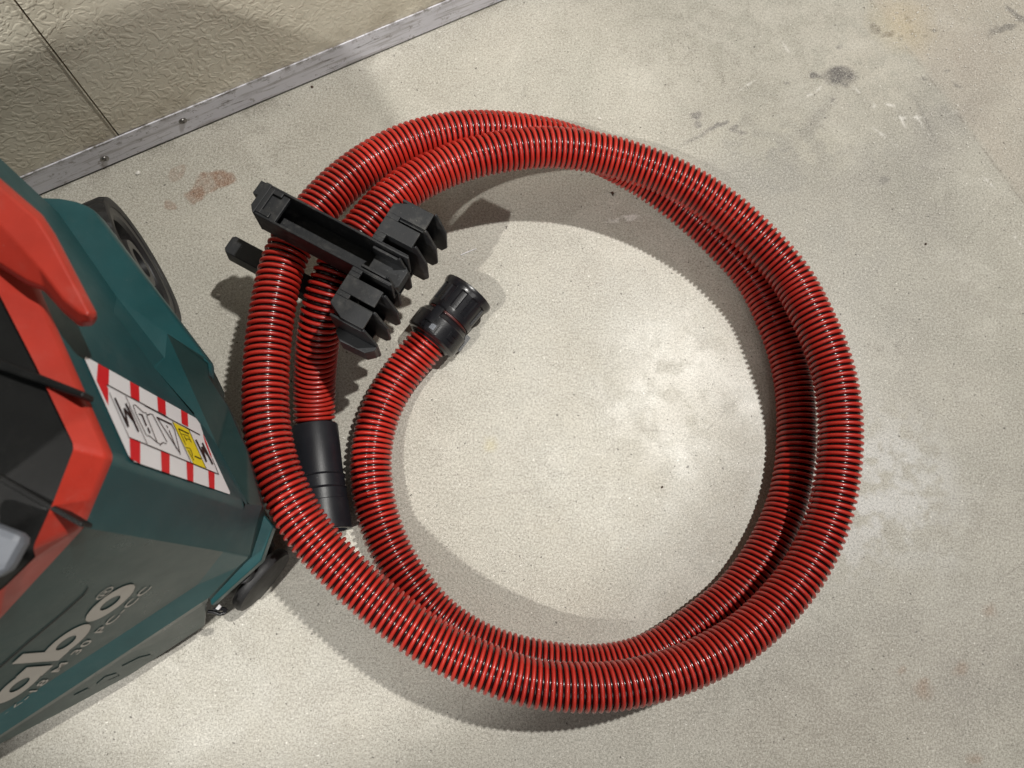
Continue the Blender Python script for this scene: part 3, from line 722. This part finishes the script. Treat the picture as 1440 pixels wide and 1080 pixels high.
# castor under the front corner
def castor(cp, n, mirror=False):
    root = empty('castor', (0,0,0)); root.parent = vac
    fn = mir if mirror else (lambda p: p)
    for k in (-1, 1):
        bm = bmesh.new(); c = cp + n*(.0085*k)
        nn_ = (n - 2*n.dot(UD)*UD) if mirror else n
        add_lathe(bm, [(-.006,.0),(-.006,.022),(-.0045,.0290),(-.002,.0305),(.002,.0305),(.0045,.0290),(.006,.022),(.006,.0)], axis_matrix(fn(c), nn_), 40, False)
        from_bm('castor_wheel', bm, M['rubber'], root, True, 40)
    bm = bmesh.new(); c = fn(cp)
    add_lathe(bm, [(0,.008),(.006,.009),(.030,.009)], axis_matrix(Vector((c.x, c.y, .045)), (0,0,1)), 24)
    from_bm('castor_stem', bm, M['guard'], root, True, 30)
    bm = bmesh.new(); d_ = Vector((-n.y, n.x, 0)); 
    if d_.dot(Vector((-1,-1,0))) < 0: d_ = -d_
    a_ = cp + d_*.008 - n*.016; pl = [a_ + n*.003, a_ - n*.003]
    f0 = [a_+Vector((0,0,.03)), a_+d_*.022+Vector((0,0,.018)), a_+d_*.024+Vector((0,0,.000)), a_+d_*.006+Vector((0,0,-.006))]
    add_poly(bm, [fn(p - n*.001) for p in f0], [fn(p + n*.001) for p in f0])
    from_bm('castor_guard', bm, M['guard'], root)
cn = Vector((.80,-.60,0)).normalized()
CPOS = at(357,806,.0305); CPOS.z = .0305
castor(CPOS, cn); castor(CPOS, cn, True)
# small black tie loop with a white tab beside the castor
tie = bmesh.new(); tp = [at(292,860,.07), at(300,861,.068), at(309,864,.066), at(317,861,.066), at(318,857,.067), at(311,856,.069), at(300,857,.07)]
for a, b in zip(tp, tp[1:]):
    add_lathe(tie, [(0,.0015),((b-a).length,.0015)], axis_matrix(a, b-a), 8)
from_bm('tie_loop', tie, M['gloss_black'], vac, True, 50)
bm = bmesh.new(); w4 = [at(303,856,.075), at(308,850,.078), at(311,853,.075), at(307,858,.073)]
add_poly(bm, [p+Vector((0,0,-.002)) for p in w4], w4); from_bm('white_tab', bm, M['white'], vac)

# ---- print helpers: flat polygons laid on a face of the body
def decal(name, polys_px, pl, off, mat, parent, step=0.):
    vs_ = []; fs_ = []
    for k_, poly in enumerate(polys_px):
        b0 = len(vs_)
        for u, v in poly: vs_.append(onpl(u, v, pl, off+k_*step))
        fs_.append(tuple(range(b0, b0+len(poly))))
    me = bpy.data.meshes.new(name); me.from_pydata([tuple(v) for v in vs_], [], fs_); me.update()
    return link(name, me, mat, parent)
zb = lambda x, y: (100+x/4.5, 480+y/4.5)      # coordinates read off an enlarged view of the label
def strokes(lines, wd):
    out = []
    for pl_ in lines:
        for (x0,y0),(x1,y1) in zip(pl_, pl_[1:]):
            dx, dy = x1-x0, y1-y0; L = math.hypot(dx, dy) or 1; nx, ny = -dy/L*wd/2, dx/L*wd/2
            ex, ey = dx/L*wd*.3, dy/L*wd*.3
            out.append([zb(x0+nx-ex,y0+ny-ey), zb(x1+nx+ex,y1+ny+ey), zb(x1-nx+ex,y1-ny+ey), zb(x0-nx-ex,y0-ny-ey)])
    return out
lab_out = [(92,96),(790,486),(815,520),(838,590),(1006,955),(1003,968),(400,762),(362,722),(85,108)]
bm = bmesh.new()
lo = [onpl(*zb(x,y), PS, .0003) for x, y in lab_out]; hi = [onpl(*zb(x,y), PS, .0008) for x, y in lab_out]
add_poly(bm, lo, hi); label = from_bm('warning_label', bm, M['white'], vac)
label['label'] = 'white dust class warning sticker with red hazard stripes'
P1_ = lambda x: (272+ (x-218)*(590-272)/(830-218))   # upper inner line y(x)
P2_ = lambda x: (605+ (x-370)*(838-605)/(935-370))   # lower inner line y(x)
top_y = lambda x: 96+(x-92)*(486-96)/(790-92)
bot_y = lambda x: 762+(x-400)*(968-762)/(1003-400)
reds = [[(170,top_y(170)),(241,top_y(241)),(238,P1_(238)),(222,272),(236,300),(236,405),(162,248)]]
for x0, x1 in ((372,430),(545,597),(695,738)):
    reds.append([(x0,top_y(x0)),(x1,top_y(x1)),(x1+4,P1_(x1)),(x0+6,P1_(x0))])
for x0, x1 in ((370,438),(568,624),(730,774),(868,908)):
    x0b, x1b = x0+2, x1-2
    reds.append([(x0,P2_(x0)),(x1,P2_(x1)),(x1b+2,min(bot_y(x1b+2),bot_y(x1b))),(x0b+4,bot_y(x0b+4) if x0 > 400 else 742)])
reds.append([(836,585),(862,650),(886,715),(893,745),(880,720),(848,640),(838,600)])
decal('hazard_stripes', [[zb(*p) for p in r] for r in reds], PS, .0011, M['lred'], label)
decal('yellow_field', [[zb(640,508),(zb(748,562)),zb(858,805),zb(775,775)]], PS, .0011, M['lyel'], label)
za = lambda x, y: (135+x/10.8, 540+y/10.8)
zc = lambda x, y: (210+x/9.82, 560+y/9.82)
def spx(mp_, lines, wd):
    out = []
    for pl_ in lines:
        q_ = [mp_(*p) for p in pl_]
        for (x0,y0),(x1,y1) in zip(q_, q_[1:]):
            dx, dy = x1-x0, y1-y0; L = math.hypot(dx, dy) or 1; nx, ny = -dy/L*wd/2, dx/L*wd/2; ex, ey = dx/L*wd*.25, dy/L*wd*.25
            out.append([(x0+nx-ex,y0+ny-ey), (x1+nx+ex,y1+ny+ey), (x1-nx+ex,y1-ny+ey), (x0-nx-ex,y0-ny-ey)])
    return out
blk = spx(za, [[(165,5),(1090,505)],[(505,810),(1080,1045)]], 1.1) + spx(zc, [[(-60,100),(700,505)],[(0,655),(960,1050)]], 1.1)
blk += spx(za, [[(205,130),(505,810)],[(450,180),(780,910)],[(500,330),(600,590)]], .6) + spx(zc, [[(545,430),(790,975)],[(320,320),(590,910)],[(870,830),(955,1040)]], .6)
blk += spx(za, [[(290,215),(490,645)],[(455,300),(645,715)]], 2.4) + spx(za, [[(490,640),(432,370)],[(432,370),(560,545)]], 2.6)
blk += spx(zc, [[(645,575),(790,872)],[(735,620),(875,908)]], 2.0) + spx(zc, [[(785,865),(728,672)],[(728,672),(815,790)]], 2.2)
blk += spx(za, [[(565,320),(600,315),(690,400),(720,430)],[(720,430),(760,435),(780,470),(820,450),(860,460),(1080,880)],[(565,320),(600,430),(770,780)],[(770,480),(930,880)],[(780,780),(820,790),(930,885)],[(930,885),(985,915),(1020,885),(1070,905)]], .8)
blk += spx(za, [[(700,465),(765,630)],[(790,665),(820,740)]], 1.9) + spx(za, [[(655,450),(700,470)],[(780,470),(815,455)],[(975,925),(1010,890)]], 1.5)
blk += spx(zc, [[(105,262),(310,360)]], 1.8) + spx(zc, [[(310,360),(350,440),(430,775)],[(115,275),(415,740)]], .9) + spx(zc, [[(238,375),(258,405)],[(275,440),(375,690)]], .9)
blk += spx(zc, [[(405,420),(545,490)],[(630,800),(715,838)]], 1.5) + spx(zc, [[(405,420),(505,640)],[(450,490),(540,520),(580,610)],[(480,520),(520,590)],[(510,560),(570,570)],[(500,680),(560,690),(600,780)],[(540,720),(615,855)],[(580,720),(600,800)]], .7)
decal('label_print', blk, PS, .0013, M['lblk'], label, .000002)

# ---- lettering on the front panel
OC = (155,848); E1 = (29.,-26.2); E2 = (-19.,1.5)
def fm(a, b): return (OC[0]+a*E1[0]+b*E2[0], OC[1]+a*E1[1]+b*E2[1])
def ring_poly(ca, cb=0., ro=(1,1), rin=(.40,.45), n=40, a0=0., a1=2*math.pi):
    out = []
    for k in range(n):
        t0, t1 = a0+(a1-a0)*k/n, a0+(a1-a0)*(k+1)/n
        out.append([fm(ca+ro[0]*math.cos(t0), cb+ro[1]*math.sin(t0)), fm(ca+ro[0]*math.cos(t1), cb+ro[1]*math.sin(t1)),
                    fm(ca+rin[0]*math.cos(t1), cb+rin[1]*math.sin(t1)), fm(ca+rin[0]*math.cos(t0), cb+rin[1]*math.sin(t0))])
    return out
def rect(a0, a1, b0, b1, sl=0.): return [[fm(a0,b0), fm(a1,b0), fm(a1+sl,b1), fm(a0+sl,b1)]]
adv = 2.14
lg = ring_poly(0)
lg += ring_poly(-adv)+rect(-adv-1.0, -adv-.42, -.9, 2.55)
decal('logo_letter', ring_poly(0), PF, .0006, M['print'], vac, .000003)
decal('logo_letter', ring_poly(-adv)+rect(-adv-1.0, -adv-.45, -.95, 2.5), PF, .0006, M['print'], vac, .000003)
decal('logo_letter', ring_poly(-2*adv-.12)+rect(-2*adv-.12+.45, -2*adv-.12+1.0, -.98, .98), PF, .0006, M['print'], vac, .000003)
decal('logo_letter', rect(-3*adv-.30, -3*adv+.28, -.95, 1.9)+rect(-3*adv-.65, -3*adv+.70, .55, .98), PF, .0006, M['print'], vac, .000003)
decal('logo_letter', ring_poly(-4*adv+.02, a0=.0, a1=5.4)+rect(-4*adv-.7, -4*adv+.95, -.2, .15), PF, .0006, M['print'], vac, .000003)
decal('logo_letter', rect(-5*adv-1.5,-5*adv-.95,-.95,.98)+rect(-5*adv-.45,-5*adv+.10,-.95,.98)+rect(-5*adv+.60,-5*adv+1.15,-.95,.98)+rect(-5*adv-1.5,-5*adv+1.15,.5,.98), PF, .0006, M['print'], vac, .000003)
def text_decal(name, body, a_end, b0, em, pl, off, mat, mapf=fm, bold=.0, align='RIGHT'):
    cu = bpy.data.curves.new(name, 'FONT'); cu.body = body; cu.size = 1; cu.align_x = align; cu.offset = bold; cu.space_character = 1.12
    ob = bpy.data.objects.new(name, cu); C.objects.link(ob)
    dg = bpy.context.evaluated_depsgraph_get(); dg.update()
    me0 = ob.evaluated_get(dg).to_mesh(); vs_ = []
    for v in me0.vertices:
        u_, v_ = mapf(a_end+v.co.x*em, b0+v.co.y*em); vs_.append(tuple(onpl(u_, v_, pl, off)))
    fs_ = [tuple(p.vertices) for p in me0.polygons]
    me = bpy.data.meshes.new(name); me.from_pydata(vs_, [], fs_); me.update()
    ob.evaluated_get(dg).to_mesh_clear(); bpy.data.objects.remove(ob)
    return link(name, me, mat, vac)
text_decal('model_text', 'AS 36-18 M 30 PC-CC', .80, -1.95, .80, PF, .0006, M['print'], bold=.006)
text_decal('registered_mark', '\u00ae', .95, .98, .95, PF, .0006, M['print'])
# fine groove in the front panel
gp = [(-20,955),(0,938),(40,903),(80,870),(105,848),(118,836),(124,826)]
decal('panel_groove', [[(a[0],a[1]-.8),(b[0],b[1]-.8),(b[0]+.6,b[1]+.8),(a[0]+.6,a[1]+.8)] for a, b in zip(gp, gp[1:])], PF, .0005, M['gap'], vac)
# embossed figures on the skirt
PK = plane(B1_, B2_, W2_)
for k, (poly) in enumerate(([(172,937),(196,925),(212,921),(214,924),(198,929),(176,940)], [(136,962),(148,952),(164,947),(166,950),(152,956),(140,965)], [(152,957),(168,950),(167,953),(154,960)], [(104,978),(124,968),(127,971),(108,981)])):
    bm = bmesh.new(); add_poly(bm, [onpl(u,v,PK,-.0004) for u,v in poly], [onpl(u,v,PK,.0005) for u,v in poly])
    from_bm('embossed_mark', bm, M['front'], vac)

# ------------------------------------------------------------------ small litter on the floor
def straw(a, b, wd, mat, label):
    A_, B_ = at(*a), at(*b); bm = bmesh.new(); d = B_-A_; n_ = Vector((-d.y, d.x, 0)).normalized()*wd
    lo = [A_-n_*.4, B_-n_*.2, B_+n_*.2, A_+n_*.4, A_.lerp(B_,.5)+n_*.6]
    lo = [A_-n_*.4, A_.lerp(B_,.5)-n_*.3, B_-n_*.2, B_+n_*.2, A_.lerp(B_,.5)+n_*.6, A_+n_*.4]
    add_poly(bm, [p+Vector((0,0,.0002)) for p in lo], [p+Vector((0,0,.0012)) for p in lo])
    return tag(from_bm('straw_bit', bm, mat), label, 'straw bit')
straw((648,359),(670,350), .0009, M['white'], 'thin pale sliver on the floor right of the black hose holder')
bm = bmesh.new(); leaf = [(854,269),(858,271),(861,269),(863,271),(867,271),(863,272),(862,276),(859,272)]
add_poly(bm, [at(u,v,.0003) for u,v in leaf], [at(u,v,.0016) for u,v in leaf])
M['leaf'] = plastic('dry_leaf', rgb(.045,.022,.012), .8)
tag(from_bm('leaf_scrap', bm, M['leaf']), 'small dark brown leaf scrap on the floor inside the hose loop below its top', 'leaf scrap')
M['chip'] = plastic('pale_chip', rgb(.62,.60,.55), .6)
def chip(u, v, r, label, mat='chip'):
    bm = bmesh.new(); bmesh.ops.create_icosphere(bm, subdivisions=1, radius=r)
    for q_ in bm.verts: q_.co *= 1+.5*(random.random()-.5); q_.co.z *= .6
    p_ = at(u, v, r*.4); bmesh.ops.translate(bm, vec=p_, verts=bm.verts)
    return tag(from_bm('chip', bm, M[mat]), label, 'chip')
chip(194,243,.0028,'white chip on the floor between the metal strip and the brown stains')
chip(307,415,.0020,'tiny white chip on the floor left of the red hose, below the black prong')
chip(439,122,.0018,'tan chip on the floor against the metal strip, above the hose','leaf')
chip(843,166,.0018,'small yellowish chip on the floor just above the top of the hose')
chip(931,685,.0013,'small brown speck lying on the floor inside the hose ring','leaf')
chip(1302,343,.0014,'small dark speck on the floor right of the hose top','leaf')
# scattered white grit, upper right corner
bm = bmesh.new(); rnd = random.Random(3)
for _ in range(900):
    u = 1440-abs(rnd.gauss(0,130)); v = -30+abs(rnd.gauss(0,110)) if rnd.random() < .8 else rnd.uniform(0,330)
    if u < 1180 and rnd.random() < .8: continue
    r = rnd.choice((.0003,.0004,.0004,.0005,.0006,.0009)); c_ = at(u, v, r*.6)
    ret = bmesh.ops.create_icosphere(bm, subdivisions=1, radius=r)
    for q_ in ret['verts']: q_.co = Vector((q_.co.x*rnd.uniform(.7,1.5), q_.co.y*rnd.uniform(.7,1.4), q_.co.z*.5)) + c_
for _ in range(260):
    u, v = rnd.uniform(0,1440), rnd.uniform(0,1080); r = rnd.choice((.0003,.0004,.0006)); c_ = at(u, v, r*.6)
    if (Vector((c_.x+.35,c_.y-.05,0))).length < .2: continue
    if (c_-W0).dot(wn) < .01: continue
    ret = bmesh.ops.create_icosphere(bm, subdivisions=1, radius=r)
    for q_ in ret['verts']: q_.co = Vector((q_.co.x, q_.co.y, q_.co.z*.7)) + c_
tag(from_bm('white_grit', bm, M['chip']), 'scattered white grit on the floor, thickest at the upper right', kind='stuff')
print('hose turns', turns, 'len', round(LEN,2))
